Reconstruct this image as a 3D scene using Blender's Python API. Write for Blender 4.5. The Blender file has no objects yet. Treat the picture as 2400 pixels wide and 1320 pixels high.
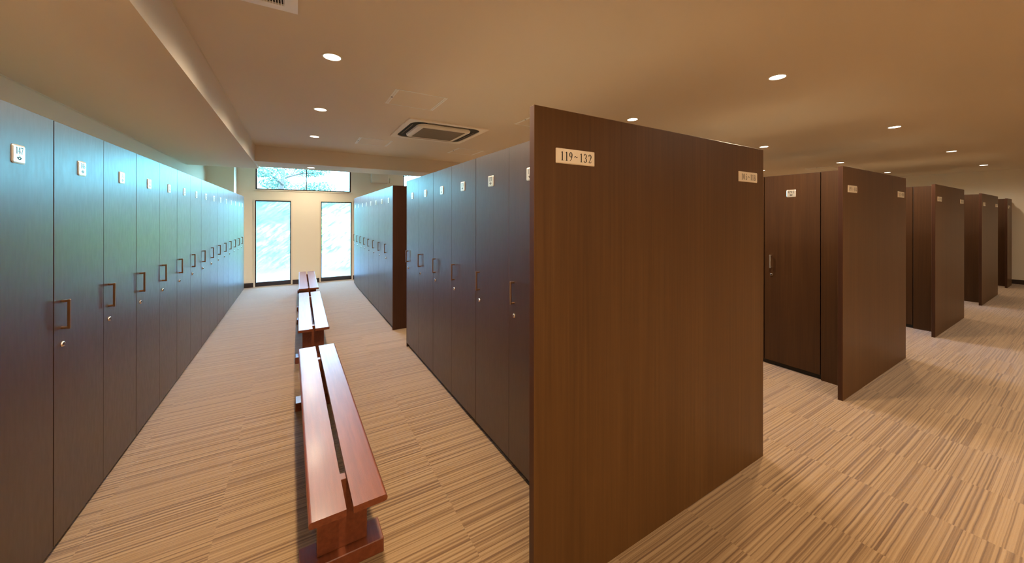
import bpy, bmesh, math, random
from mathutils import Vector, Matrix
random.seed(7)
SC = bpy.context.scene
COL = SC.collection

# ------------------------------------------------------------------ camera
cd = bpy.data.cameras.new('camera')
cam = bpy.data.objects.new('camera', cd); COL.objects.link(cam)
cd.sensor_fit = 'HORIZONTAL'; cd.sensor_width = 36.0
cd.lens = 36.0 * 840.5 / 2400.0
cd.shift_x = 0.0; cd.shift_y = -(660.0 - 510.6) / 2400.0
cd.clip_start = 0.02; cd.clip_end = 200
YAW, ROLL, EYE = 0.5411, -0.0012, 1.4
cam.matrix_world = (Matrix.Translation((0, 0, EYE)) @ Matrix.Rotation(-YAW, 4, 'Z')
                    @ Matrix.Rotation(math.pi / 2, 4, 'X') @ Matrix.Rotation(-ROLL, 4, 'Z'))
SC.camera = cam

# ------------------------------------------------------------------ daylight
SC.view_settings.view_transform = 'Standard'
SC.view_settings.look = 'None'
SC.view_settings.exposure = 0.0
SC.view_settings.gamma = 1.0
SC.view_settings.use_curve_mapping = False
W = bpy.data.worlds.new('sky'); SC.world = W; W.use_nodes = True
wn, wl = W.node_tree.nodes, W.node_tree.links
wn.clear()
wo = wn.new('ShaderNodeOutputWorld'); wb = wn.new('ShaderNodeBackground')
wg = wn.new('ShaderNodeTexCoord'); ws = wn.new('ShaderNodeSeparateXYZ'); wr = wn.new('ShaderNodeValToRGB')
wl.new(wg.outputs['Generated'], ws.inputs[0]); wl.new(ws.outputs['Z'], wr.inputs[0])
# overcast-bright sky: the band near the horizon is dimmer than the sky overhead
wr.color_ramp.elements[0].position = 0.06; wr.color_ramp.elements[0].color = (0.055, 0.25, 0.33, 1)
wr.color_ramp.elements[1].position = 0.34; wr.color_ramp.elements[1].color = (0.32, 0.60, 1.0, 1)
wl.new(wr.outputs[0], wb.inputs[0]); wb.inputs[1].default_value = 88.0
wl.new(wb.outputs[0], wo.inputs[0])
sd = bpy.data.lights.new('sun', 'SUN'); sd.energy = 16.0; sd.angle = 0.02; sd.color = (1.0, 0.97, 0.92)
sun = bpy.data.objects.new('sun', sd); COL.objects.link(sun)
sun.rotation_euler = (math.radians(38), 0, math.radians(25))   # shines away from the room, onto the garden

LAMP_W = 97.0
LAMP_COL = (1.0, 0.80, 0.58)

# ------------------------------------------------------------------ measures
XL, XR = -0.853, 1.0263           # door planes of the left wall row and of the row on the right of the aisle
TOP, DBOT = 1.801, 0.0433
ZC, ZS, ZB = 2.459, 2.191, 2.224  # ceiling, left soffit, cross beam
YP, PT = 1.0464, 0.030            # front face of the end panels, their thickness
YE = 8.819                        # far wall
XW0, XW1 = -1.405, 13.17          # side walls
YB = -4.2                         # wall behind the camera
DEP = 0.525

# ------------------------------------------------------------------ helpers
def link(o, parent=None):
    COL.objects.link(o)
    if parent is not None:
        o.parent = parent
    return o

def obj(name, bm, mats, parent=None, smooth=False, loc=None):
    me = bpy.data.meshes.new(name)
    bm.normal_update()
    bm.to_mesh(me); bm.free()
    for m in (mats if isinstance(mats, (list, tuple)) else [mats]):
        me.materials.append(m)
    if smooth:
        for p in me.polygons:
            p.use_smooth = True
    o = bpy.data.objects.new(name, me)
    if loc is not None:
        o.location = loc
    return link(o, parent)

def inst(name, me, parent, loc=(0, 0, 0), rz=0.0):
    o = bpy.data.objects.new(name, me); o.location = loc; o.rotation_euler = (0, 0, rz)
    return link(o, parent)

def thing(name, label, cat, loc=(0, 0, 0), rz=0.0, group=None):
    o = bpy.data.objects.new(name, None); COL.objects.link(o)
    o.empty_display_size = 0.1
    o.location = loc; o.rotation_euler = (0, 0, rz)
    return tag(o, label, cat, group)

def tag(o, label, cat, group=None):
    o['label'] = label; o['category'] = cat
    if group: o['group'] = group
    return o

def struct(name, bm, mats, label=None):
    o = obj(name, bm, mats)
    o['kind'] = 'structure'
    if label: o['label'] = label
    return o

def box(bm, x0, x1, y0, y1, z0, z1, mi=0, bev=0.0):
    vs = [bm.verts.new((x, y, z)) for x in (x0, x1) for y in (y0, y1) for z in (z0, z1)]
    idx = [(0, 1, 3, 2), (4, 6, 7, 5), (0, 4, 5, 1), (2, 3, 7, 6), (0, 2, 6, 4), (1, 5, 7, 3)]
    fs = []
    for f in idx:
        fc = bm.faces.new([vs[i] for i in f]); fc.material_index = mi; fs.append(fc)
    if bev:
        es = list({e for f in fs for e in f.edges})
        r = bmesh.ops.bevel(bm, geom=es, offset=bev, segments=1, affect='EDGES', profile=0.5)
        for f in r['faces']:
            f.material_index = mi
    return fs

def newbox(*a, **k):
    bm = bmesh.new(); box(bm, *a, **k); return bm

def prism(bm, pts, axis, a0, a1, mi=0):
    """pts: 2D polygon (counter-clockwise), extruded along axis from a0 to a1"""
    def P(p, a):
        return {'x': (a, p[0], p[1]), 'y': (p[0], a, p[1]), 'z': (p[0], p[1], a)}[axis]
    A = [bm.verts.new(P(p, a0)) for p in pts]; B = [bm.verts.new(P(p, a1)) for p in pts]
    n = len(pts)
    fs = [bm.faces.new(A[::-1]), bm.faces.new(B)]
    for i in range(n):
        j = (i + 1) % n
        fs.append(bm.faces.new((A[i], A[j], B[j], B[i])))
    for f in fs: f.material_index = mi
    bmesh.ops.recalc_face_normals(bm, faces=fs)
    return fs

def rrect(w, h, r, n=5):
    pts = []
    for cx, cy, a0 in ((w/2-r, h/2-r, 0), (-w/2+r, h/2-r, 90), (-w/2+r, -h/2+r, 180), (w/2-r, -h/2+r, 270)):
        for i in range(n + 1):
            a = math.radians(a0 + 90 * i / n)
            pts.append((cx + r * math.cos(a), cy + r * math.sin(a)))
    return pts

def lathe(bm, prof, n=28, mi=0, axis='z', origin=(0, 0, 0)):
    """prof: (radius, height) pairs turned about an axis"""
    rings = []
    for r, h in prof:
        ring = []
        for i in range(n):
            a = 2 * math.pi * i / n
            c, s = r * math.cos(a), r * math.sin(a)
            p = {'z': (c, s, h), 'x': (h, c, s), 'y': (c, h, s)}[axis]
            ring.append(bm.verts.new((p[0]+origin[0], p[1]+origin[1], p[2]+origin[2])))
        rings.append(ring)
    fs = []
    for A, B in zip(rings, rings[1:]):
        for i in range(n):
            j = (i + 1) % n
            fs.append(bm.faces.new((A[i], A[j], B[j], B[i])))
    for ring in (rings[0], rings[-1]):
        fs.append(bm.faces.new(ring))
    for f in fs: f.material_index = mi
    bmesh.ops.recalc_face_normals(bm, faces=fs)

# ------------------------------------------------------------------ materials
def mat(name, col, rough=0.5, metal=0.0, spec=0.5):
    m = bpy.data.materials.new(name); m.use_nodes = True
    b = m.node_tree.nodes['Principled BSDF']
    b.inputs['Base Color'].default_value = (*col, 1)
    b.inputs['Roughness'].default_value = rough
    b.inputs['Metallic'].default_value = metal
    b.inputs['Specular IOR Level'].default_value = spec
    return m

class NT:
    def __init__(s, m):
        s.t = m.node_tree; s.n = s.t.nodes; s.l = s.t.links; s.b = s.n.get('Principled BSDF')
    def new(s, kind, **props):
        x = s.n.new('ShaderNode' + kind)
        for k, v in props.items(): setattr(x, k, v)
        return x
    def put(s, a, node, i):
        if hasattr(a, 'links'): s.l.new(a, node.inputs[i])
        else: node.inputs[i].default_value = a
    def math(s, op, a, b=0.0, c=None):
        x = s.new('Math', operation=op); s.put(a, x, 0); s.put(b, x, 1)
        if c is not None: s.put(c, x, 2)
        return x.outputs[0]
    def ramp(s, fac, stops):
        x = s.new('ValToRGB'); e = x.color_ramp.elements
        while len(e) < len(stops): e.new(0.5)
        for el, (p, c) in zip(e, stops): el.position = p; el.color = (*c, 1)
        s.l.new(fac, x.inputs[0]); return x.outputs[0]
    def noise(s, vec, scale, detail=2.0, rough=0.5, dim='3D'):
        x = s.new('TexNoise', noise_dimensions=dim)
        x.inputs['Scale'].default_value = scale; x.inputs['Detail'].default_value = detail
        x.inputs['Roughness'].default_value = rough
        s.l.new(vec, x.inputs['W' if dim == '1D' else 'Vector']); return x.outputs[0]
    def scaled(s, vec, sc):
        x = s.new('Mapping'); x.inputs['Scale'].default_value = sc; s.l.new(vec, x.inputs['Vector']); return x.outputs[0]
    def bump(s, h, strength, dist=0.002):
        x = s.new('Bump'); x.inputs['Strength'].default_value = strength; x.inputs['Distance'].default_value = dist
        s.l.new(h, x.inputs['Height']); s.l.new(x.outputs[0], s.b.inputs['Normal'])
    def pos(s):
        return s.new('NewGeometry').outputs['Position']
    def objc(s):
        return s.new('TexCoord').outputs['Object']

def wood(name, dark, mid, light, rough=0.4, fine=(70, 70, 2.0), world=True, spec=0.5, bump=0.08):
    m = mat(name, mid, rough, 0, spec); t = NT(m)
    v = t.pos() if world else t.objc()
    a = t.noise(t.scaled(v, fine), 1.0, 6.0, 0.65)
    bg = t.noise(t.scaled(v, tuple(0.12 * q for q in fine)), 1.0, 2.0)
    f = t.math('ADD', t.math('MULTIPLY', a, 0.7), t.math('MULTIPLY', bg, 0.3))
    c = t.ramp(f, [(0.32, dark), (0.5, mid), (0.68, light)])
    t.l.new(c, t.b.inputs['Base Color'])
    t.bump(a, bump, 0.0015)
    return m

M_DOOR = wood('dark_walnut_laminate', (0.021, 0.0070, 0.0025), (0.028, 0.0096, 0.0034), (0.038, 0.0138, 0.0052), rough=0.37, fine=(90, 90, 2.2), spec=1.0)
t = NT(M_DOOR)   # lacquer over the laminate, slightly clouded
t.b.inputs['IOR'].default_value = 1.55
t.l.new(t.ramp(t.noise(t.scaled(t.pos(), (60, 60, 14)), 1.0, 4.0, 0.6), [(0.3, (0.325,) * 3), (0.7, (0.40,) * 3)]), t.b.inputs['Roughness'])
M_PANEL = wood('walnut_end_panel', (0.070, 0.0285, 0.006), (0.090, 0.0375, 0.008), (0.112, 0.049, 0.012), rough=0.45, fine=(70, 70, 1.4), spec=0.3)
M_DOOR2 = wood('brown_walnut_laminate', (0.036, 0.0135, 0.0034), (0.047, 0.0182, 0.0046), (0.060, 0.0245, 0.0066), rough=0.42, fine=(70, 70, 1.6), spec=0.35)
M_EDGE = wood('walnut_edge_band', (0.034, 0.012, 0.005), (0.044, 0.0155, 0.0065), (0.055, 0.020, 0.0085), rough=0.45, spec=0.3)
M_CARC = mat('carcass_brown', (0.012, 0.006, 0.004), 0.7)
M_BOUNCE_TOP = mat('pale_bounce_top', (0.60, 0.50, 0.36), 0.7)  # unseen pale tops, added to bounce lamp light up to the ceiling
M_KICK = mat('toe_kick_black_brown', (0.012, 0.008, 0.006), 0.5)
M_BRONZE = mat('bronze_handle', (0.25, 0.135, 0.068), 0.36, 0.85)
M_CHROME = mat('chrome_lock', (0.82, 0.80, 0.78), 0.12, 1.0)
M_SLOT = mat('keyhole_black', (0.01, 0.01, 0.01), 0.5)
M_PLATE = mat('plate_satin_metal', (0.84, 0.80, 0.71), 0.28, 0.75)
M_PLATE2 = mat('plate_cream_acrylic', (0.90, 0.77, 0.58), 0.12, 0.15)
M_INK = mat('engraved_black', (0.010, 0.009, 0.008), 0.6, 0, 0.1)
M_WALL = mat('cream_wall_paper', (0.86, 0.77, 0.62), 0.85)
M_CEIL = mat('ceiling_paint', (0.82, 0.73, 0.61), 0.9)
M_TRIM = mat('cream_trim', (0.80, 0.72, 0.58), 0.5)
M_BASE = mat('dark_brown_skirting', (0.030, 0.018, 0.014), 0.4)
M_FRAME = mat('dark_bronze_sash', (0.030, 0.020, 0.017), 0.4, 0.3)
M_ALU = mat('white_enamel', (0.97, 0.97, 0.94), 0.4, 0.0)
M_WHITE = mat('offwhite_plastic', (0.80, 0.74, 0.62), 0.4)
M_AC = mat('ac_panel_plastic', (0.90, 0.83, 0.72), 0.35)
M_DARK = mat('vent_black', (0.008, 0.007, 0.006), 0.7)
M_GRILLE = mat('ac_grille_brown', (0.30, 0.24, 0.17), 0.6)
for mm, sc, st in ((M_WALL, 160, 0.12), (M_CEIL, 120, 0.10)):
    t = NT(mm); t.bump(t.noise(t.pos(), sc, 3.0), st, 0.003)

M_BENCH = wood('varnished_red_wood', (0.120, 0.029, 0.010), (0.165, 0.042, 0.015), (0.21, 0.058, 0.021), rough=0.40, fine=(60, 3.0, 60), world=False, bump=0.05, spec=0.32)
t = NT(M_BENCH)   # lacquer: fine orange-peel and worn, whitish rub marks
v = t.objc()
pe = t.noise(v, 260, 2.0)
bp = [n for n in t.n if n.type == 'BUMP'][0]
bp2 = t.new('Bump'); bp2.inputs['Strength'].default_value = 0.22; bp2.inputs['Distance'].default_value = 0.0012
t.l.new(pe, bp2.inputs['Height']); t.l.new(bp.outputs[0], bp2.inputs['Normal']); t.l.new(bp2.outputs[0], t.b.inputs['Normal'])
t.b.inputs['Coat Weight'].default_value = 0.10; t.b.inputs['Coat Roughness'].default_value = 0.18

M_CARPET = mat('striped_carpet_tile', (0.5, 0.36, 0.2), 0.95, 0, 0.15)
t = NT(M_CARPET); v = t.pos()
sp = t.new('SeparateXYZ'); t.l.new(v, sp.inputs[0]); px, py = sp.outputs[0], sp.outputs[1]
TS = 0.48
ix = t.math('FLOOR', t.math('DIVIDE', t.math('SUBTRACT', px, 2.09), TS))
iy = t.math('FLOOR', t.math('DIVIDE', py, TS))
cb = t.new('CombineXYZ'); t.l.new(ix, cb.inputs[0]); t.l.new(iy, cb.inputs[1])
wnz = t.new('TexWhiteNoise', noise_dimensions='2D'); t.l.new(cb.outputs[0], wnz.inputs['Vector'])
wob = t.math('MULTIPLY', t.math('SUBTRACT', t.noise(t.scaled(v, (7, 7, 7)), 1.0, 1.0), 0.5), 0.004)
s1 = t.math('ADD', t.math('ADD', py, wob), t.math('MULTIPLY', wnz.outputs['Value'], 40.0))
# stripes: yarn rows 7 mm wide take one of several shades, some rows merge into wide bands
row = t.math('FLOOR', t.math('MULTIPLY', s1, 1.0 / 0.0085))
w1 = t.new('TexWhiteNoise', noise_dimensions='1D'); t.l.new(row, w1.inputs['W'])
soft = t.noise(t.math('MULTIPLY', s1, 1.0), 95.0, 2.0, 0.5, '1D')
wide = t.noise(s1, 34.0, 1.0, 0.5, '1D')
val = t.math('ADD', t.math('ADD', t.math('MULTIPLY', soft, 0.75), t.math('MULTIPLY', w1.outputs['Value'], 0.16)), t.math('MULTIPLY', wide, 0.28))
fl = t.noise(v, 420.0, 2.0)
val = t.math('ADD', val, t.math('MULTIPLY', t.math('SUBTRACT', fl, 0.5), 0.22))
c = t.ramp(val, [(0.40, (0.125, 0.062, 0.022)), (0.52, (0.195, 0.108, 0.042)), (0.62, (0.285, 0.172, 0.075)), (0.76, (0.33, 0.21, 0.10))])
t.l.new(c, t.b.inputs['Base Color'])
t.bump(fl, 0.35, 0.004)
t.b.inputs['Sheen Weight'].default_value = 0.7; t.b.inputs['Sheen Roughness'].default_value = 0.4

def emis(name, col, s):
    m = bpy.data.materials.new(name); m.use_nodes = True; n = m.node_tree.nodes; n.clear()
    o = n.new('ShaderNodeOutputMaterial'); e = n.new('ShaderNodeEmission')
    e.inputs[0].default_value = (*col, 1); e.inputs[1].default_value = s
    m.node_tree.links.new(e.outputs[0], o.inputs[0]); return m
M_LENS = emis('lamp_lens', (1.0, 0.86, 0.66), 14.0)

# clear glass: a thin pane lets light straight through with a faint gloss
M_GLASS = bpy.data.materials.new('clear_pane'); M_GLASS.use_nodes = True
n, l = M_GLASS.node_tree.nodes, M_GLASS.node_tree.links; n.clear()
o_ = n.new('ShaderNodeOutputMaterial'); mx = n.new('ShaderNodeMixShader'); tr = n.new('ShaderNodeBsdfTransparent'); gl = n.new('ShaderNodeBsdfGlossy')
tr.inputs[0].default_value = (0.95, 0.98, 0.97, 1); gl.inputs['Roughness'].default_value = 0.03; mx.inputs[0].default_value = 0.05
l.new(tr.outputs[0], mx.inputs[1]); l.new(gl.outputs[0], mx.inputs[2]); l.new(mx.outputs[0], o_.inputs[0])
# obscure glass: ribbed, blurring refraction plus a milky part that scatters light
M_FROST = bpy.data.materials.new('obscure_pane'); M_FROST.use_nodes = True
n, l = M_FROST.node_tree.nodes, M_FROST.node_tree.links; n.clear()
o_ = n.new('ShaderNodeOutputMaterial'); mx = n.new('ShaderNodeMixShader')
rf = n.new('ShaderNodeBsdfRefraction'); tl = n.new('ShaderNodeBsdfTranslucent')
rf.inputs['Color'].default_value = (0.97, 0.99, 1, 1); rf.inputs['Roughness'].default_value = 0.06; rf.inputs['IOR'].default_value = 1.45
tl.inputs[0].default_value = (0.86, 0.93, 1.0, 1); mx.inputs[0].default_value = 0.03
g_ = n.new('ShaderNodeNewGeometry'); wv = n.new('ShaderNodeTexWave'); mp = n.new('ShaderNodeMapping'); bu = n.new('ShaderNodeBump')
mp.inputs['Rotation'].default_value = (0, math.radians(35), 0); wv.inputs['Scale'].default_value = 34; wv.inputs['Distortion'].default_value = 0.0
bu.inputs['Strength'].default_value = 0.25; bu.inputs['Distance'].default_value = 0.004
l.new(g_.outputs['Position'], mp.inputs[0]); l.new(mp.outputs[0], wv.inputs[0]); l.new(wv.outputs['Color'], bu.inputs['Height'])
l.new(bu.outputs[0], rf.inputs['Normal'])
l.new(rf.outputs[0], mx.inputs[1]); l.new(tl.outputs[0], mx.inputs[2]); l.new(mx.outputs[0], o_.inputs[0])

# ------------------------------------------------------------------ room shell
bm = newbox(XW0 - .12, XW1 + .12, YB - .12, YE + .12, -0.1, 0.0)
struct('floor', bm, M_CARPET)
bm = newbox(XW0 - .12, XW1 + .12, YB - .12, YE + .12, ZC, ZC + 0.15)
struct('ceiling', bm, M_CEIL)
struct('wall_left', newbox(XW0 - .12, XW0, YB - .12, YE + .12, 0, ZC), M_WALL)
struct('wall_right', newbox(XW1, XW1 + .12, YB - .12, YE + .12, 0, ZC), M_WALL)
struct('wall_front', newbox(XW0, XW1, YB - .12, YB, 0, ZC), M_WALL)

OPEN = [(-0.711, -0.099, 0.0, 1.748), (0.453, 1.068, 0.0, 1.748), (-0.705, 1.051, 1.966, 2.452),
        (2.215, 3.97, 1.966, 2.452), (5.05, 6.80, 1.966, 2.452)]
def wall_with_openings(x0, x1, y0, y1, z0, z1, opens):
    bm = bmesh.new()
    xs = sorted({x0, x1, *[o[0] for o in opens], *[o[1] for o in opens]})
    zs = sorted({z0, z1, *[o[2] for o in opens], *[o[3] for o in opens]})
    for a, b in zip(xs, xs[1:]):
        run = None
        for c, d in zip(zs, zs[1:]):
            hole = any(o[0] <= a and b <= o[1] and o[2] <= c and d <= o[3] for o in opens)
            if not hole:
                run = (run[0], d) if run else (c, d)
            if (hole or d == zs[-1]) and run:
                box(bm, a, b, y0, y1, run[0], run[1]); run = None
    return bm
struct('wall_back', wall_with_openings(XW0, XW1, YE, YE + .12, 0, ZC, OPEN), M_WALL)
# pier in the far left corner, soffit along the left wall, beam across the aisle in front of the windows
struct('column_left', newbox(XW0, -1.004, 8.434, YE, 0, ZC), M_WALL)
struct('beam_left', newbox(XW0, -0.5233, YB, 7.10, ZS, ZC), M_CEIL)
struct('beam_back', newbox(-0.5233, XW1, 6.41, 7.10, ZB, ZC), M_CEIL)
bm = bmesh.new()   # thin shadow-gap beads: where soffit meets ceiling, and wall meets soffit
box(bm, -0.5233, -0.5183, YB, 6.41, ZC - .005, ZC - .0005)
struct('trim_1', bm, M_TRIM)
struct('trim_2', newbox(XW0, XW0 + .006, YB, 7.10, ZS - .006, ZS), M_TRIM)

def skirt(name, x0, x1, y0, y1):
    struct(name, newbox(x0, x1, y0, y1, 0, 0.092, bev=0.002), M_BASE)
skirt('baseboard_right', XW1 - .012, XW1, YB, YE)
skirt('baseboard_back', -0.070, 0.424, YE - .012, YE)
skirt('baseboard_back.001', -1.004, -0.740, YE - .012, YE)
skirt('baseboard_back.002', 1.097, XW1 - .012, YE - .012, YE)
skirt('baseboard_front', XW0, XW1 - .012, YB, YB + .012)

def tall_window(name, x0, x1, tn):
    fr = bmesh.new()
    box(fr, x0, x0 + .016, YE - .004, YE + .07, 0.008, 1.748)
    box(fr, x1 - .016, x1, YE - .004, YE + .07, 0.008, 1.748)
    box(fr, x0 + .016, x1 - .016, YE - .004, YE + .07, 1.726, 1.748)
    box(fr, x0 + .016, x1 - .016, YE - .004, YE + .07, 0.008, 0.094)
    f = struct(name, fr, M_FRAME)
    obj('pane', newbox(x0 + .016, x1 - .016, YE + .020, YE + .026, 0.094, 1.726), M_FROST, f)
    obj('sill', newbox(x0, x1, YE - .008, YE + .12, 0.0, 0.008), M_TRIM, f)
    ar = bmesh.new()
    box(ar, x0 - .028, x0, YE - .014, YE, 0, 1.776); box(ar, x1, x1 + .028, YE - .014, YE, 0, 1.776)
    box(ar, x0, x1, YE - .014, YE, 1.748, 1.776)
    struct(tn, ar, M_TRIM)
tall_window('window_1', -0.711, -0.099, 'trim_3')
tall_window('window_2', 0.453, 1.068, 'trim_4')

def transom(name, x0, x1, tn):
    z0, z1 = 1.966, 2.452; xm = (x0 + x1) / 2 + 0.008
    fr = bmesh.new()
    box(fr, x0, x0 + .024, YE + .0, YE + .08, z0, z1); box(fr, x1 - .024, x1, YE, YE + .08, z0, z1)
    box(fr, x0 + .024, x1 - .024, YE, YE + .08, z0, z0 + .022); box(fr, x0 + .024, x1 - .024, YE, YE + .08, z1 - .02, z1)
    f = struct(name, fr, M_FRAME)
    obj('mullion', newbox(xm - .009, xm + .009, YE + .004, YE + .05, z0 + .022, z1 - .02), M_FRAME, f)
    obj('pane', newbox(x0 + .024, xm - .009, YE + .030, YE + .035, z0 + .022, z1 - .02), M_GLASS, f)
    obj('pane', newbox(xm + .009, x1 - .024, YE + .018, YE + .023, z0 + .022, z1 - .02), M_GLASS, f)
    lt = bmesh.new(); box(lt, xm - .016, xm + .008, YE - .012, YE + .004, 2.175, 2.215, bev=.003); box(lt, xm - .010, xm + .002, YE - .026, YE - .012, 2.185, 2.20)
    obj('latch', lt, M_CHROME, f)
    ar = newbox(x0 - .03, x1 + .03, YE - .014, YE + .0, z0 - .024, z0)
    struct(tn, ar, M_TRIM)
transom('window_3', -0.705, 1.051, 'trim_5')
transom('window_4', 2.215, 3.97, 'trim_6')
transom('window_5', 5.05, 6.80, 'trim_7')

# ------------------------------------------------------------------ serif lettering
def arc(cx, cy, rx, ry, a0, a1, w0, w1, n=14, thick_sides=True):
    out = []
    for i in range(n + 1):
        a = math.radians(a0 + (a1 - a0) * i / n)
        k = abs(math.cos(a)) if thick_sides else abs(math.sin(a))
        out.append((cx + rx * math.cos(a), cy + ry * math.sin(a), w0 + (w1 - w0) * k))
    return out
TH, TK = 0.045, 0.140
def L(*p): return list(p)
GL = {
 '0': [arc(.3, .5, .205, .46, 0, 360, TH, TK, 24)],
 '1': [L((.31, .0, TK), (.31, .97, TK)), L((.13, .84, TH), (.31, .96, .05)), L((.14, .02, .04), (.48, .02, .04))],
 '2': [arc(.3, .70, .20, .26, 160, -20, TH, TK, 14) + [(.36, .36, .09), (.10, .05, TH)], L((.10, .04, .08), (.50, .04, .08)), L((.50, .03, TH), (.535, .20, TH)), arc(.135, .76, .02, .02, 0, 360, .07, .07, 8)],
 '3': [arc(.28, .73, .18, .23, 150, -80, TH, TK), arc(.27, .26, .22, .24, 85, -150, TH, TK), arc(.12, .80, .02, .02, 0, 360, .07, .07, 8), arc(.10, .16, .02, .02, 0, 360, .07, .07, 8)],
 '4': [L((.42, .0, TK), (.42, .97, TK)), L((.40, .96, TH), (.05, .30, TH)), L((.04, .29, .07), (.58, .29, .07)), L((.26, .02, .04), (.56, .02, .04))],
 '5': [L((.16, .93, .09), (.50, .93, .09)), L((.16, .95, TH), (.13, .52, TH)), arc(.27, .29, .23, .27, 120, -150, TH, TK), arc(.10, .15, .02, .02, 0, 360, .07, .07, 8)],
 '6': [arc(.31, .28, .19, .26, 0, 360, TH, TK, 20), [(.48, .96, TH), (.28, .82, .07), (.15, .60, .10), (.12, .30, TK)]],
 '7': [L((.08, .92, .10), (.54, .92, .10)), L((.08, .95, TH), (.06, .76, TH)), [(.52, .92, TH), (.36, .55, .09), (.28, .25, .11), (.27, .0, TK)]],
 '8': [arc(.3, .74, .16, .22, 0, 360, TH, .095, 20), arc(.3, .25, .20, .235, 0, 360, TH, TK, 20)],
 '9': [arc(.29, .70, .19, .26, 0, 360, TH, TK, 20), [(.12, .02, TH), (.32, .16, .07), (.45, .38, .10), (.48, .68, TK)]],
 '~': [[(.04, .42, TH), (.14, .55, .075), (.26, .57, .085), (.40, .47, .085), (.52, .44, .07), (.62, .56, TH)]],
}
ADV = {'1': .50, '~': .72}
def adv(ch): return ADV.get(ch, .60)
def letters(bm, text, cx, cz, h, xs, place, mi, sp=0.0):
    """text centred at (cx, cz) in a plane; place(u, v) gives the 3D point; xs narrows the letters"""
    tot = sum(adv(c) for c in text) * h * xs + sp * h * (len(text) - 1)
    u = cx - tot / 2
    for ch in text:
        for st in GL[ch]:
            n = len(st); prev = None; closed = (abs(st[0][0] - st[-1][0]) < 1e-4 and abs(st[0][1] - st[-1][1]) < 1e-4)
            pts = [(p[0] * xs, p[1], p[2]) for p in st]
            for i, (x, y, w) in enumerate(pts):
                a = pts[i - 1] if i > 0 else (pts[-2] if closed else pts[0])
                b = pts[i + 1] if i < n - 1 else (pts[1] if closed else pts[-1])
                dx, dy = b[0] - a[0], b[1] - a[1]; d = math.hypot(dx, dy) or 1
                nx, ny = -dy / d * w / 2 * (0.55 + 0.45 * xs), dx / d * w / 2
                P = [bm.verts.new(place(u + (x + s * nx) * h, cz - h / 2 + (y + s * ny) * h)) for s in (-1, 1)]
                if prev:
                    f = bm.faces.new((prev[0], P[0], P[1], prev[1])); f.material_index = mi
                prev = P
        u += adv(ch) * h * xs + sp * h

def plate_body(bm, w, h, r, t, place, mi=0, bev=0.004):
    """bevelled plate lying in the plane; place(u, v, out)"""
    o = [bm.verts.new(place(u, v, 0)) for u, v in rrect(w, h, r)]
    m = [bm.verts.new(place(u, v, t * .5)) for u, v in rrect(w, h, r)]
    i = [bm.verts.new(place(u, v, t)) for u, v in rrect(w - 2 * bev, h - 2 * bev, max(r - bev, .001))]
    fs = [bm.faces.new(o), bm.faces.new(i)]
    k = len(o)
    for A, B in ((o, m), (m, i)):
        for q in range(k):
            fs.append(bm.faces.new((A[q], A[(q + 1) % k], B[(q + 1) % k], B[q])))
    for f in fs: f.material_index = mi
    bmesh.ops.recalc_face_normals(bm, faces=fs)

def emblem(bm, cx, cz, s, place, mi):
    """small crest: ring with a point below and two leaves at the sides"""
    N = 22
    ring = []
    for q in range(N):
        a = 2 * math.pi * q / N
        k = 1 + .16 * math.cos(2 * a) * 1.0
        ring.append(((cx + s * .62 * k * math.cos(a), cz + s * .52 * math.sin(a)), (cx + s * .30 * k * math.cos(a), cz + s * .22 * math.sin(a))))
    A = [bm.verts.new(place(*p[0])) for p in ring]; B = [bm.verts.new(place(*p[1])) for p in ring]
    for q in range(N):
        f = bm.faces.new((A[q], A[(q + 1) % N], B[(q + 1) % N], B[q])); f.material_index = mi
    for sgn in (-1, 1):
        f = bm.faces.new([bm.verts.new(place(cx + sgn * s * u, cz + s * w)) for u, w in ((.72, -.25), (1.12, .1), (1.0, .5), (.80, .15))]); f.material_index = mi
    f = bm.faces.new([bm.verts.new(place(cx + s * u, cz + s * w)) for u, w in ((-.45, .62), (.45, .62), (.28, .74), (-.28, .74))]); f.material_index = mi

# ------------------------------------------------------------------ lockers
# local frame: door face at x = 0 looking along +x, y along the row, handle on the -y side
cache = {}
def locker_meshes(pitch, gl, gr, dm):
    key = (round(pitch, 4), gl, gr, dm.name)
    if key in cache: return cache[key]
    h = pitch / 2
    body = newbox(-DEP, -0.0215, -h + .0004, h - .0004, DBOT, TOP)
    kick = newbox(-DEP + .02, -0.030, -h + .0004, h - .0004, 0.0, DBOT)
    door = newbox(-0.020, 0.0, -h + gl, h - gr, DBOT, TOP - .004, bev=0.0012)
    for f in body.faces:
        if f.calc_center_median().z > TOP - .001: f.material_index = 1
    res = []
    for nm, bmx, m in (('body', body, M_CARC), ('toe_kick', kick, M_KICK), ('door', door, dm)):
        me = bpy.data.meshes.new(nm); bmx.to_mesh(me); bmx.free(); me.materials.append(m); res.append(me)
        if nm == 'body': me.materials.append(M_BOUNCE_TOP)
    cache[key] = res
    return res
bm = bmesh.new()
box(bm, 0.018, 0.027, -0.0055, 0.0055, -0.0625, 0.0625, bev=0.0015)
box(bm, 0.0, 0.020, -0.005, 0.005, 0.0515, 0.0615, bev=0.001)
lathe(bm, [(0.0055, 0.0), (0.0055, 0.019)], 12, axis='x', origin=(0, 0, -0.0565))
me_handle = bpy.data.meshes.new('handle'); bm.to_mesh(me_handle); bm.free(); me_handle.materials.append(M_BRONZE)
me_handle_bright = me_handle.copy(); me_handle_bright.materials[0] = mat('satin_nickel_handle', (0.86, 0.80, 0.72), 0.25, 0.9)
bm = bmesh.new()
lathe(bm, [(0.0125, 0.0), (0.0125, 0.002), (0.0105, 0.006), (0.0075, 0.0085), (0.0070, 0.0080)], 24, axis='x')
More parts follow.
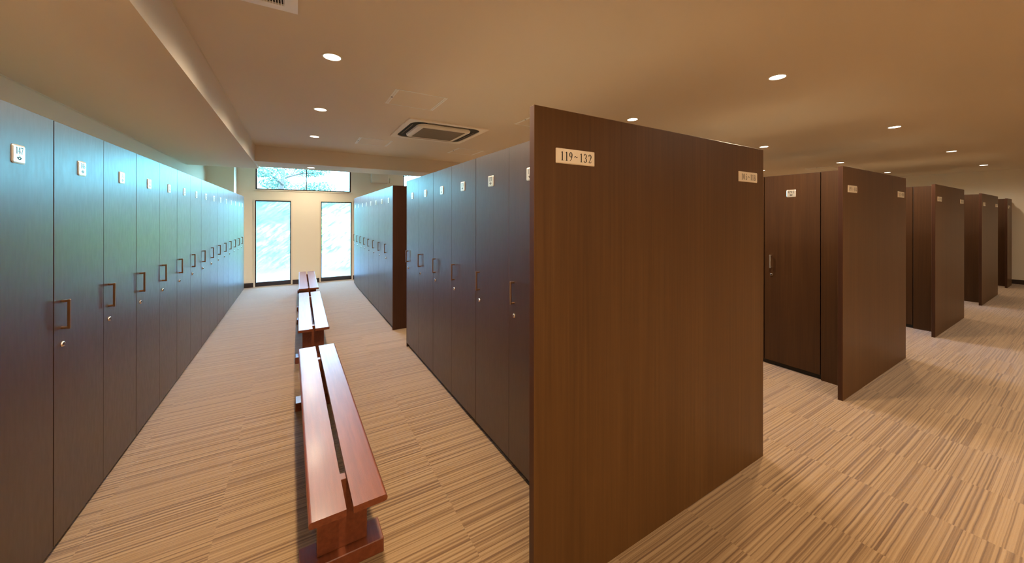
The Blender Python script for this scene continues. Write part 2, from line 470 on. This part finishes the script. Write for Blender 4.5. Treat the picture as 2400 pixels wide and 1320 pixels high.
box(bm, 0.0075, 0.0088, -0.001, 0.001, -0.0048, 0.0048, mi=1)
me_lock = bpy.data.meshes.new('lock'); bm.to_mesh(me_lock); bm.free(); me_lock.materials.append(M_CHROME); me_lock.materials.append(M_SLOT)
for p in me_lock.polygons: p.use_smooth = len(p.vertices) == 4 and p.material_index == 0

def number_plate_mesh(txt):
    bm = bmesh.new()
    plate_body(bm, 0.072, 0.067, 0.008, 0.004, lambda u, v, o: (o, u, v), bev=.005)
    fl = lambda u, v: (0.0043, u, v)
    letters(bm, txt, 0, 0.0130, 0.0245, 0.98, fl, 1, 0.04)
    emblem(bm, 0, -0.0150, 0.0125, fl, 1)
    me = bpy.data.meshes.new('number_plate'); bm.to_mesh(me); bm.free()
    me.materials.append(M_PLATE); me.materials.append(M_INK)
    return me

def locker(num, x, y, pitch, facing, label, group, gl=.0012, gr=.0028, end=None, dm=M_DOOR):
    t = thing('locker', label, 'locker', (x, y, 0), 0 if facing > 0 else math.pi, group)
    b, k, d = locker_meshes(pitch, gl, gr, dm)
    inst('body', b, t); inst('toe_kick', k, t)
    dr = inst('door', d, t)
    hy = -pitch / 2 + 0.056
    inst('handle', me_handle if dm is M_DOOR else me_handle_bright, dr, (0, hy, 0.988)); inst('lock', me_lock, dr, (0, hy + .004, 0.862))
    inst('number_plate', number_plate_mesh('%03d' % num), dr, (0, 0, 1.625))
    if end:      # side board closing the row, down to the floor, its edge flush with the doors
        s = end * (1 if facing > 0 else -1)
        e0 = s * pitch / 2; e1 = e0 + s * 0.016
        obj('side_board', newbox(-DEP, 0.0, min(e0, e1), max(e0, e1), 0, TOP, bev=.0008), M_EDGE, t)
    return t

ORD = ['first', 'second', 'third', 'fourth', 'fifth', 'sixth', 'seventh', 'eighth', 'ninth', 'tenth', 'eleventh', 'twelfth', 'thirteenth', 'fourteenth', 'fifteenth']
PL = 0.4431; Y0 = 8.431 - 15 * PL
for i in range(15):
    n = 147 - i
    lab = 'dark wood locker in the left wall row, plate %d, %s' % (n, 'nearest the camera' if i == 0 else 'farthest, next to the frosted windows' if i == 14 else ORD[i] + ' from the near end')
    g = (.0014, .0030) if i % 2 == 0 else (.0030, .0014)
    if i > 2: g = (.0008, .0024) if i % 2 == 0 else (.0024, .0008)
    locker(n, XL, Y0 + PL * (i + .5), PL, 1, lab, 'lockers of the left wall row', g[0], g[1])
PR = 0.4356; YN = 3.919 - 6 * PR
for i in range(6):
    n = 119 + i
    lab = 'dark wood locker right of aisle, plate %d, %s' % (n, 'beside the big 119~132 end panel' if i == 0 else 'last before the gap between the rows' if i == 5 else ORD[i] + ' behind the big end panel')
    g = (.0010, .0024) if i % 2 == 0 else (.0024, .0010)
    locker(n, XR, YN + PR * (i + .5), PR, -1, lab, 'lockers of the row right of the aisle', g[0], g[1], end=1 if i == 5 else None)
PF = (8.076 - 4.601) / 8; YF = 4.601
for i in range(8):
    n = 125 + i
    lab = 'dark wood locker, far row right of aisle, plate %d, %s' % (n, 'nearest, at the gap' if i == 0 else 'farthest, next to the frosted windows' if i == 7 else ORD[i] + ' from the gap')
    g = (.0008, .0020) if i % 2 == 0 else (.0020, .0008)
    locker(n, XR, YF + PF * (i + .5), PF, -1, lab, 'lockers of the far row right of the aisle', g[0], g[1])

# end panels, with range plates
def end_panel(x0, x1, label, sgns):
    t = thing('end_panel', label, 'panel', ((x0 + x1) / 2, YP, 0), 0, 'end panels of the locker rows')
    w = (x1 - x0) / 2
    bmx = newbox(-w, w, 0, PT, 0, TOP, bev=.001)
    for f in bmx.faces:
        if abs(f.normal.y) < .5: f.material_index = 1
    obj('board', bmx, [M_PANEL, M_EDGE], t)
    for txt, u0, u1 in sgns:
        bmx = bmesh.new(); cx = (u0 + u1) / 2 - (x0 + x1) / 2
        plate_body(bmx, u1 - u0, 0.056, 0.003, 0.005, lambda u, v, o: (cx + u, -o, 1.630 + v), bev=.0035)
        letters(bmx, txt, cx, 1.630, 0.034, 0.88, lambda u, v: (u, -0.0053, v), 1, 0.17)
        obj('range_plate', bmx, [M_PLATE2, M_INK], t)
    return t
PX = [(0.7203, 2.3537), (3.580, 5.234), (6.416, 8.0455), (9.405, 11.024), (12.211, 12.840)]
TXT = [('119~132', '105~118'), ('091~104', '077~090'), ('063~076', '049~062'), ('035~048', '021~034'), ('007~020', None)]
PLAB = ['large dark wood end panel in the foreground with plates 119~132 and 105~118',
        'dark wood end panel second from the left, beside locker 091',
        'dark wood end panel third from the left, small plates at both top corners',
        'dark wood end panel fourth from the left, before the narrow last one',
        'narrow dark wood end panel farthest right, beside the bare wall']
for (x0, x1), tx, lb in zip(PX, TXT, PLAB):
    s = [(tx[0], x0 + .095, x0 + .286)]
    if tx[1]: s.append((tx[1], x1 - .278, x1 - .080))
    end_panel(x0, x1, lb, s)

# banks behind the end panels: carcass, plinth, front fillers (and plain doors along the faces that lie out of sight)
def bank(x0, x1, y0, y1, label, left_fill, right_fill, left_open=False, left_used=0):
    """x0, x1: front faces of the bank; fillers stand beside the end panel at y0"""
    t = thing('locker_bank', label, 'lockers', ((x0 + x1) / 2, y0, 0), 0, 'locker banks behind the end panels')
    w = (x1 - x0) / 2; ly = y1 - y0
    xa = -w + (DEP + .004 if left_open else .021)
    bb = newbox(xa, w - .021, 0.0006, ly, DBOT, TOP)
    for f in bb.faces:
        if f.calc_center_median().z > TOP - .001: f.material_index = 1
    obj('body', bb, [M_CARC, M_BOUNCE_TOP], t)
    obj('toe_kick', newbox(xa, w - .030, 0.0006, ly, 0, DBOT), M_KICK, t)
    if left_used: obj('body', newbox(-w + .0005, xa - .0005, left_used, ly, DBOT, TOP), M_CARC, t)
    if left_fill: obj('filler', newbox(-w, -w + .020 if not left_open else -w + .020, 0.0006, left_fill, 0, TOP, bev=.0008), M_DOOR2, t)
    if right_fill: obj('filler', newbox(w - .020, w, 0.0006, right_fill, 0, TOP, bev=.0008), M_EDGE, t)
    k = int((ly - right_fill) / 0.4356 + .01)
    for i in range(k if right_fill else 0):
        a = right_fill + .4356 * i
        obj('door', newbox(w - .020, w, a + .0015, a + .4341, DBOT, TOP - .004, bev=.001), M_DOOR, t)
    return t
FY = YP + PT
FIL = YN - FY - .0005
bank(XR, 2.0463, FY, 3.919, 'dark wood locker bank hidden behind the large foreground end panel', FIL, FIL, left_open=True)
bank(3.880, 4.934, FY, 3.919, 'dark wood locker bank behind the second end panel, beside locker 091', 0.2022, FIL, left_open=True, left_used=1.512)
bank(6.716, 7.745, FY, 3.919, 'dark wood locker bank behind the third end panel', 0.2022, FIL, left_open=True, left_used=0.641)
bank(9.705, 10.724, FY, 3.919, 'dark wood locker bank behind the fourth end panel', 0.2022, FIL)
bank(12.511, 13.06, FY, 3.919, 'dark wood locker bank behind the narrow last end panel', 0.2022, 0, left_open=False)
# doors seen in the gaps between the panels
for xd, n0, who in ((3.880, 91, 'seen between the first and second end panels'),
                    (6.716, 63, 'partly seen between the second and third end panels')):
    for i in range(3 if n0 == 91 else 1):
        lab = 'dark wood locker with plate %03d %s' % (n0, who) if i == 0 else 'dark wood locker with plate %03d, %s after locker 091' % (n0 + i, ['', 'next', 'second'][i])
        locker(n0 + i, xd, 1.279 + PR * (i + .5), PR, -1, lab, 'lockers of the inner rows', .002, .006, dm=M_DOOR2)
# back half of the far row, with the board that closes it towards the gap
t = thing('locker_bank', 'dark wood back of the far locker row, its side board facing the gap', 'lockers', (1.55, 4.585, 0))
obj('side_board', newbox(-0.5237, 0.5263, 0, 0.0155, 0, TOP, bev=.0008), M_EDGE, t)
obj('body', newbox(0.003, 0.5053, 0.0158, 3.49, DBOT, TOP), M_CARC, t)
obj('toe_kick', newbox(0.003, 0.496, 0.0158, 3.49, 0, DBOT), M_KICK, t)
for i in range(8):
    obj('door', newbox(0.5063, 0.5263, .017 + PF * i, .014 + PF * (i + 1), DBOT, TOP - .004), M_DOOR, t)

# ------------------------------------------------------------------ benches
def bench(xn, yn, xf, yf, label):
    ln = math.hypot(xf - xn, yf - yn); rz = math.atan2(yf - yn, xf - xn) - math.pi / 2
    t = thing('bench', label, 'bench', ((xn + xf) / 2, (yn + yf) / 2, 0), rz, 'slatted benches in the aisle')
    H, TK_, w, g = 0.360, 0.024, 0.1205, 0.0115
    for s in (-1, 1):
        a, b = s * g, s * (g + w)
        r = TK_ / 2
        pts = [(a, H - TK_), (a, H)]
        for q in range(9):
            an = math.radians(90 - 180 * q / 8)
            pts.append((b - s * r + s * r * math.cos(an) * .85, H - r + r * math.sin(an)))
        bmx = bmesh.new(); prism(bmx, pts, 'y', -ln / 2, ln / 2)
        obj('seat_slat', bmx, M_BENCH, t)
    for e in (-1, 1):
        yc = e * (ln / 2 - .226)
        lg = bmesh.new(); box(lg, -0.0925, 0.0925, yc - .020, yc + .020, 0.0605, H - TK_ - .0005, bev=.0015)
        l_ = obj('leg', lg, M_BENCH, t)
        ft = bmesh.new(); box(ft, -0.152, 0.152, yc - .062, yc + .062, 0, 0.060, bev=.003)
        obj('foot', ft, M_BENCH, t)
    obj('stretcher', newbox(-.016, .016, -ln / 2 + .247, ln / 2 - .247, .15, .20, bev=.001), M_BENCH, t)
    return t
bench(0.1655, 1.398, 0.1430, 3.300, 'reddish varnished slatted bench nearest the camera')
bench(0.1415, 3.828, 0.1575, 5.745, 'middle slatted wooden bench of the three in the aisle')
bench(0.1570, 6.060, 0.1695, 7.970, 'farthest slatted wooden bench in front of the frosted windows')

# ------------------------------------------------------------------ ceiling fittings
bm = bmesh.new()
lathe(bm, [(0.0625, 0.0), (0.0625, -0.003), (0.058, -0.005), (0.052, -0.0045), (0.051, 0.0)], 36)
me_ring = bpy.data.meshes.new('trim_ring'); bm.to_mesh(me_ring); bm.free(); me_ring.materials.append(M_WHITE)
bm = bmesh.new(); lathe(bm, [(0.0505, -0.0005), (0.0505, -0.0025), (0.030, -0.0035)], 36)
me_lens = bpy.data.meshes.new('lens'); bm.to_mesh(me_lens); bm.free(); me_lens.materials.append(M_LENS)
ld = bpy.data.lights.new('lamp_light', 'SPOT'); ld.energy = LAMP_W; ld.color = LAMP_COL
ld.spot_size = math.radians(167); ld.spot_blend = 0.78; ld.shadow_soft_size = 0.045
lamp_data = {}
def lamp_light(x, y):
    """lamp power scaled by position to balance brightness across the room"""
    f = 1.0 if x < 4 else 0.92 if x < 7 else 0.66 if x < 10 else 0.45  # factors tuned per zone to balance brightness
    if y < -.5: f *= .75 if x < 2 else .40
    elif y < .5: f *= .55
    elif y < 2.0: f *= 1.25
    elif y > 7.5: f *= .62
    f = round(f, 3)
    if f not in lamp_data:
        lamp_data[f] = ld.copy(); lamp_data[f].energy = LAMP_W * f
    return lamp_data[f]
def downlight(x, y, z, label):
    t = thing('downlight', label, 'ceiling light', (x, y, z), 0, 'round recessed ceiling downlights')
    inst('trim_ring', me_ring, t); inst('lens', me_lens, t)
    lo = bpy.data.objects.new('lamp_light', lamp_light(x, y)); lo.location = (0, 0, -0.055); link(lo, t)
LX = [0.20, 3.09, 5.94, 8.87, 11.70]
LN = ['bench aisle', 'aisle right of the large end panel', 'aisle right of the second end panel', 'aisle right of the third end panel', 'aisle right of the fourth end panel']
LY = [(-2.75, 'added unseen row far behind the camera'), (-1.40, 'behind the camera'), (-0.06, 'over the corridor'), (1.28, 'at the end panels'), (2.634, 'second from the end panels'), (3.97, 'third from the end panels'), (5.335, 'fourth from the end panels')]  # rearmost row is unseen, added so its lit floor brightens the ceiling
for x, ln_ in zip(LX, LN):
    for y, yn_ in LY:
        if x == 0.20:
            yn_ = {2.634: 'nearest in view', 3.97: 'second in view', 5.335: 'third in view'}.get(y, yn_)
        downlight(x, y, ZC, 'round downlight over the %s, %s' % (ln_, yn_))
    downlight(x, 8.05, ZC, 'added unseen downlight behind the cross beam, %s' % ln_)  # unseen recess lamps, added to brighten the far wall
    downlight(x if x > 1 else .205, 6.775, ZB, 'round downlight under the cross beam, %s' % ln_)

for x in (1.65,):  # extra unseen lamps, added to lift the ceiling near the camera
    for y, yn_ in ((-1.40, 'middle'), (-2.75, 'back')):
        downlight(x, y, ZC, 'added unseen downlight in the corridor behind the camera, %s row, %.1f m along' % (yn_, x))

def hatch(x0, x1, y0, y1, label):
    t = thing('ceiling_hatch', label, 'hatch', ((x0 + x1) / 2, (y0 + y1) / 2, ZC), 0, 'square ceiling access hatches')
    w, d = (x1 - x0) / 2, (y1 - y0) / 2; z0, z1 = -0.0035, -0.0003
    f = bmesh.new()
    for s in (-1, 1):
        for a, b in ((0, .013), (.017, .030)):
            xa, xb = s * (w - a), s * (w - b); box(f, min(xa, xb), max(xa, xb), -d, d, z0, z1)
        ya, yb = s * d, s * (d - .0095); box(f, -w + .030, w - .030, min(ya, yb), max(ya, yb), z0, z1)
    obj('frame', f, M_ALU, t)
    obj('panel', newbox(-w + .031, w - .031, -d + .0105, d - .0105, -0.0025, -0.0003), M_CEIL, t)
    lk = bmesh.new(); lathe(lk, [(.009, z0 - .0004), (.009, z0 - .002)], 16, origin=(-w + .015, 0, 0))
    obj('latch', lk, M_SLOT, t)
hatch(.698, 1.150, 3.014, 3.442, 'square ceiling access hatch in front of the air conditioner')
hatch(.709, 1.142, 5.082, 5.530, 'square ceiling access hatch behind the air conditioner, above the bench aisle')
hatch(2.100, 2.545, 5.081, 5.546, 'white framed ceiling hatch behind the air conditioner, above the lockers')
hatch(2.097, 2.550, 3.020, 3.452, 'ceiling hatch half hidden by the large end panel')
hatch(9.33, 9.80, 2.95, 3.361, 'ceiling hatch above the second end panel, far to the right')

# four-way ceiling cassette air conditioner
t = thing('air_conditioner', 'square four-way ceiling air conditioner with a brown intake grille', 'air conditioner', (1.497, 4.278, ZC))
def ring_faces(bm, outer, inner, z, mi=0):
    n = len(outer)
    A = [bm.verts.new((*p, z)) for p in outer]; B = [bm.verts.new((*p, z)) for p in inner]
    for i in range(n):
        f = bm.faces.new((A[i], A[(i+1) % n], B[(i+1) % n], B[i])); f.material_index = mi
    return A, B
def skin(bm, A, B, mi=0):
    n = len(A)
    for i in range(n):
        f = bm.faces.new((A[i], A[(i+1) % n], B[(i+1) % n], B[i])); f.material_index = mi
NS = 8
bm = bmesh.new()
O = rrect(.945, .945, .012, NS); I = rrect(.835, .835, .13, NS)
A, B = ring_faces(bm, O, I, -0.015)
A2 = [bm.verts.new((*p, -0.0003)) for p in O]; skin(bm, A2, A)
B2 = [bm.verts.new((*p, -0.006)) for p in I]; skin(bm, B, B2)
bmesh.ops.recalc_face_normals(bm, faces=bm.faces)
obj('panel', bm, M_AC, t)
bm = bmesh.new(); prism(bm, rrect(.833, .833, .129, NS), 'z', -0.0058, -0.0006)
obj('air_outlet', bm, M_DARK, t)
bm = bmesh.new()
O = rrect(.640, .640, .085, NS); I1 = rrect(.56, .56, .045, NS); I2 = rrect(.52, .52, .012, NS)
P0 = [bm.verts.new((*p, -0.006)) for p in rrect(.65, .65, .09, NS)]; P1 = [bm.verts.new((*p, -0.024)) for p in O]
P2 = [bm.verts.new((*p, -0.034)) for p in rrect(.600, .600, .055, NS)]; P3 = [bm.verts.new((*p, -0.030)) for p in rrect(.592, .592, .052, NS)]
P4 = [bm.verts.new((*p, -0.036)) for p in I1]; P5 = [bm.verts.new((*p, -0.036)) for p in I2]; P6 = [bm.verts.new((*p, -0.026)) for p in I2]
for a, b in zip((P0, P1, P2, P3, P4, P5), (P1, P2, P3, P4, P5, P6)): skin(bm, a, b)
bmesh.ops.recalc_face_normals(bm, faces=bm.faces)
obj('grille_frame', bm, M_AC, t)
bm = bmesh.new()
box(bm, -.2595, .2595, -.2595, .2595, -.027, -.022)
for i in range(40):
    y = -.254 + .508 * i / 39
    box(bm, -.2595, .2595, y - .0035, y + .0035, -.034, -.027, mi=1)
obj('intake_grille', bm, [M_DARK, M_GRILLE], t)
for s in (-1, 1):
    obj('louver', newbox(s * .378 - .003, s * .378 + .003, -.25, .25, -.016, -.008), M_GRILLE, t)
    obj('louver', newbox(-.25, .25, s * .378 - .003, s * .378 + .003, -.016, -.008), M_GRILLE, t)

# ventilation grille by the soffit
t = thing('air_vent', 'white slotted ventilation grille cut by the top edge of the photo', 'vent', (-.222, 1.928, ZC))
bm = bmesh.new()
for a in ((-.227, .227, -.227, -.175), (-.227, .227, .178, .227), (-.227, -.171, -.175, .178), (.171, .227, -.175, .178)):
    box(bm, *a, -.012, -.0003)
obj('frame', bm, M_ALU, t)
bm = bmesh.new(); box(bm, -.171, .171, -.175, .178, -.003, -.0004); obj('cavity', bm, M_DARK, t)
bm = bmesh.new()
for i in range(30):
    x = -.168 + .336 * i / 29; box(bm, x - .0018, x + .0018, -.175, .178, -.011, -.003)
obj('slats', bm, M_ALU, t)

# fittings on the far wall
t = thing('wall_unit', 'white rectangular box unit mounted high on the far wall', 'wall unit', (1.655, YE, 2.21))
obj('housing', newbox(-.186, .186, -.135, -.0005, 0.012, .232, bev=.006), M_WHITE, t)
obj('base', newbox(-.180, .180, -.128, -.0005, 0.0, .012), M_WHITE, t)
obj('front_cover', newbox(-.176, .176, -.1385, -.1352, .020, .225, bev=.001), M_TRIM, t)
t = thing('junction_box', 'small beige wall box with a cable beside the white box unit', 'wall box', (1.925, YE, 2.20))
obj('case', newbox(-.030, .030, -.035, -.0005, .02, .13, bev=.003), M_TRIM, t)
bm = bmesh.new(); box(bm, -.045, -.037, -.010, -.0005, -.05, .08); box(bm, -.04, -.03, -.010, -.0005, .075, .083); obj('cable', bm, M_WHITE, t)

# ------------------------------------------------------------------ garden outside
def leafmat(name, a, b):
    m = mat(name, a, 0.55); t = NT(m); oi = t.noise(t.pos(), 3.0, 3.0)
    t.l.new(t.ramp(oi, [(0.35, a), (0.65, b)]), t.b.inputs['Base Color'])
    t.b.inputs['Subsurface Weight'].default_value = 0.0
    return m
M_LEAF = leafmat('pine_leaf', (0.022, 0.070, 0.045), (0.050, 0.115, 0.075))
M_LEAF2 = leafmat('shrub_leaf', (0.110, 0.260, 0.015), (0.220, 0.420, 0.030))
M_BARK = mat('bark', (0.06, 0.04, 0.03), 0.9)
M_SHADY_GROUND = mat('shaded_ground_sun_spots', (0.62, 0.62, 0.58), 0.9)
t = NT(M_SHADY_GROUND); t.l.new(t.ramp(t.noise(t.pos(), 1.3, 5.0), [(0.4, (0.0035, 0.0065, 0.0075)), (0.64, (0.030, 0.032, 0.034))]), t.b.inputs['Base Color'])  # near-black for garden shade, paler noise patches paint sunlit spots
M_ROCK = mat('grey_rock', (0.50, 0.50, 0.48), 0.85)
struct('ground', newbox(-30, 45, YE + .12, 60, -0.30, -0.12), M_SHADY_GROUND)
def leafball(bm, c, r, n, s, squash=0.7):
    for _ in range(n):
        while True:
            d = Vector((random.uniform(-1, 1), random.uniform(-1, 1), random.uniform(-1, 1)))
            if .15 < d.length < 1: break
        p = Vector(c) + Vector((d.x * r, d.y * r, d.z * r * squash))
        q = Vector((random.gauss(0, 1), random.gauss(0, 1), random.gauss(0, 1))).normalized()
        w = q.orthogonal().normalized(); u = q.cross(w)
        k = s * random.uniform(.6, 1.3)
        bm.faces.new([bm.verts.new(p + w * k), bm.verts.new(p + u * k * .45), bm.verts.new(p - w * k), bm.verts.new(p - u * k * .45)])
def tube(bm, pts, n=8):
    rings = []
    for i, (p, r) in enumerate(pts):
        p = Vector(p); a = Vector(pts[max(i-1, 0)][0]); b = Vector(pts[min(i+1, len(pts)-1)][0])
        d = (b - a).normalized(); w = d.orthogonal().normalized(); u = d.cross(w)
        rings.append([bm.verts.new(p + (w * math.cos(2*math.pi*k/n) + u * math.sin(2*math.pi*k/n)) * r) for k in range(n)])
    for A, B in zip(rings, rings[1:]):
        for k in range(n): bm.faces.new((A[k], A[(k+1) % n], B[(k+1) % n], B[k]))
    bm.faces.new(rings[-1]); bm.faces.new(rings[0][::-1])
    bmesh.ops.recalc_face_normals(bm, faces=bm.faces)
def garden_tree(x, y, h, spread, label, m, n):
    t = thing('garden_tree', label, 'tree', (x, y, -.12), 0, 'trees outside the windows')
    tb = bmesh.new(); tube(tb, [((0, 0, 0), .13), ((.08, .05, h * .35), .10), ((-.05, 0, h * .7), .07), ((.05, .02, h), .02)])
    cb_ = bmesh.new()
    for k in range(11):
        a = k * 2.4; z = h * (.30 + .066 * k); r = spread * (1.0 - .45 * k / 11)
        e = Vector((math.cos(a) * r, math.sin(a) * r, z + .12 * r))
        tube(tb, [((0, 0, z - .15), .045), (tuple(e * .5 + Vector((0, 0, z * .5))), .03), (tuple(e), .01)], 6)
        for f in (.55, .8, 1.0):
            leafball(cb_, (e.x * f, e.y * f, z + .1 * r * f + .1), .34 * spread * (1.15 - .3 * f), n, .040, .42)
    obj('trunk', tb, M_BARK, t); obj('crown', cb_, m, t)
garden_tree(-0.4, 15.0, 3.7, 1.75, 'green tree with spreading branches seen through the left half of the high window', M_LEAF, 560)
garden_tree(3.6, 15.4, 3.3, 1.3, 'pale sunlit tree seen through the right half of the high window', M_LEAF, 80)
garden_tree(-5.4, 14.4, 3.6, 1.8, 'tree standing left of the high window outside', M_LEAF, 60)
for i, (x, y, r) in enumerate([(-2.7, 11.8, .62), (-.72, 12.2, .70), (1.35, 12.0, .8), (3.9, 12.9, .85)]):
    t = thing('garden_shrub', 'blurred green shrub behind the %s' % ['left edge of the left frosted window', 'left frosted window', 'wall between the frosted windows', 'right frosted window'][i], 'shrub', (x, y, -.12), 0, 'shrubs outside the frosted windows')
    b_ = bmesh.new()
    for k in range(6):
        a = k * 1.05; leafball(b_, (.5 * r * math.cos(a), .5 * r * math.sin(a), r * (.95 if i < 2 else 1.15)), r * .75, 190 if i < 2 else 260, .06, 1.35 if i < 2 else 1.75)
    obj('foliage', b_, M_LEAF if i < 2 else M_LEAF2, t)
    s_ = bmesh.new(); tube(s_, [((0, 0, 0), .05), ((.02, 0, r * .8), .02)]); obj('stem', s_, M_BARK, t)

# added hedge, put in to block bright horizon sky behind the windows
t = thing('hedge', 'added long green hedge blocking bright sky at the back of the garden outside', 'hedge', (-2.5, 18.6, -.12))
b_ = bmesh.new(); rnd = random.Random(3)
for _ in range(5200):
    f = rnd.random()
    if f < .62: p = Vector((rnd.uniform(-8, 8), -.55 + rnd.uniform(-.06, .06), rnd.uniform(0, 2.35)))
    else: p = Vector((rnd.uniform(-8, 8), rnd.uniform(-.5, .5), 2.35 + rnd.uniform(-.08, .10)))
    q = Vector((rnd.gauss(0, 1), rnd.gauss(0, 1), rnd.gauss(0, 1))).normalized(); w = q.orthogonal().normalized(); u = q.cross(w); k = .085 * rnd.uniform(.6, 1.3)
    b_.faces.new([b_.verts.new(p + w * k), b_.verts.new(p + u * k * .5), b_.verts.new(p - w * k), b_.verts.new(p - u * k * .5)])
obj('foliage', b_, M_LEAF, t)
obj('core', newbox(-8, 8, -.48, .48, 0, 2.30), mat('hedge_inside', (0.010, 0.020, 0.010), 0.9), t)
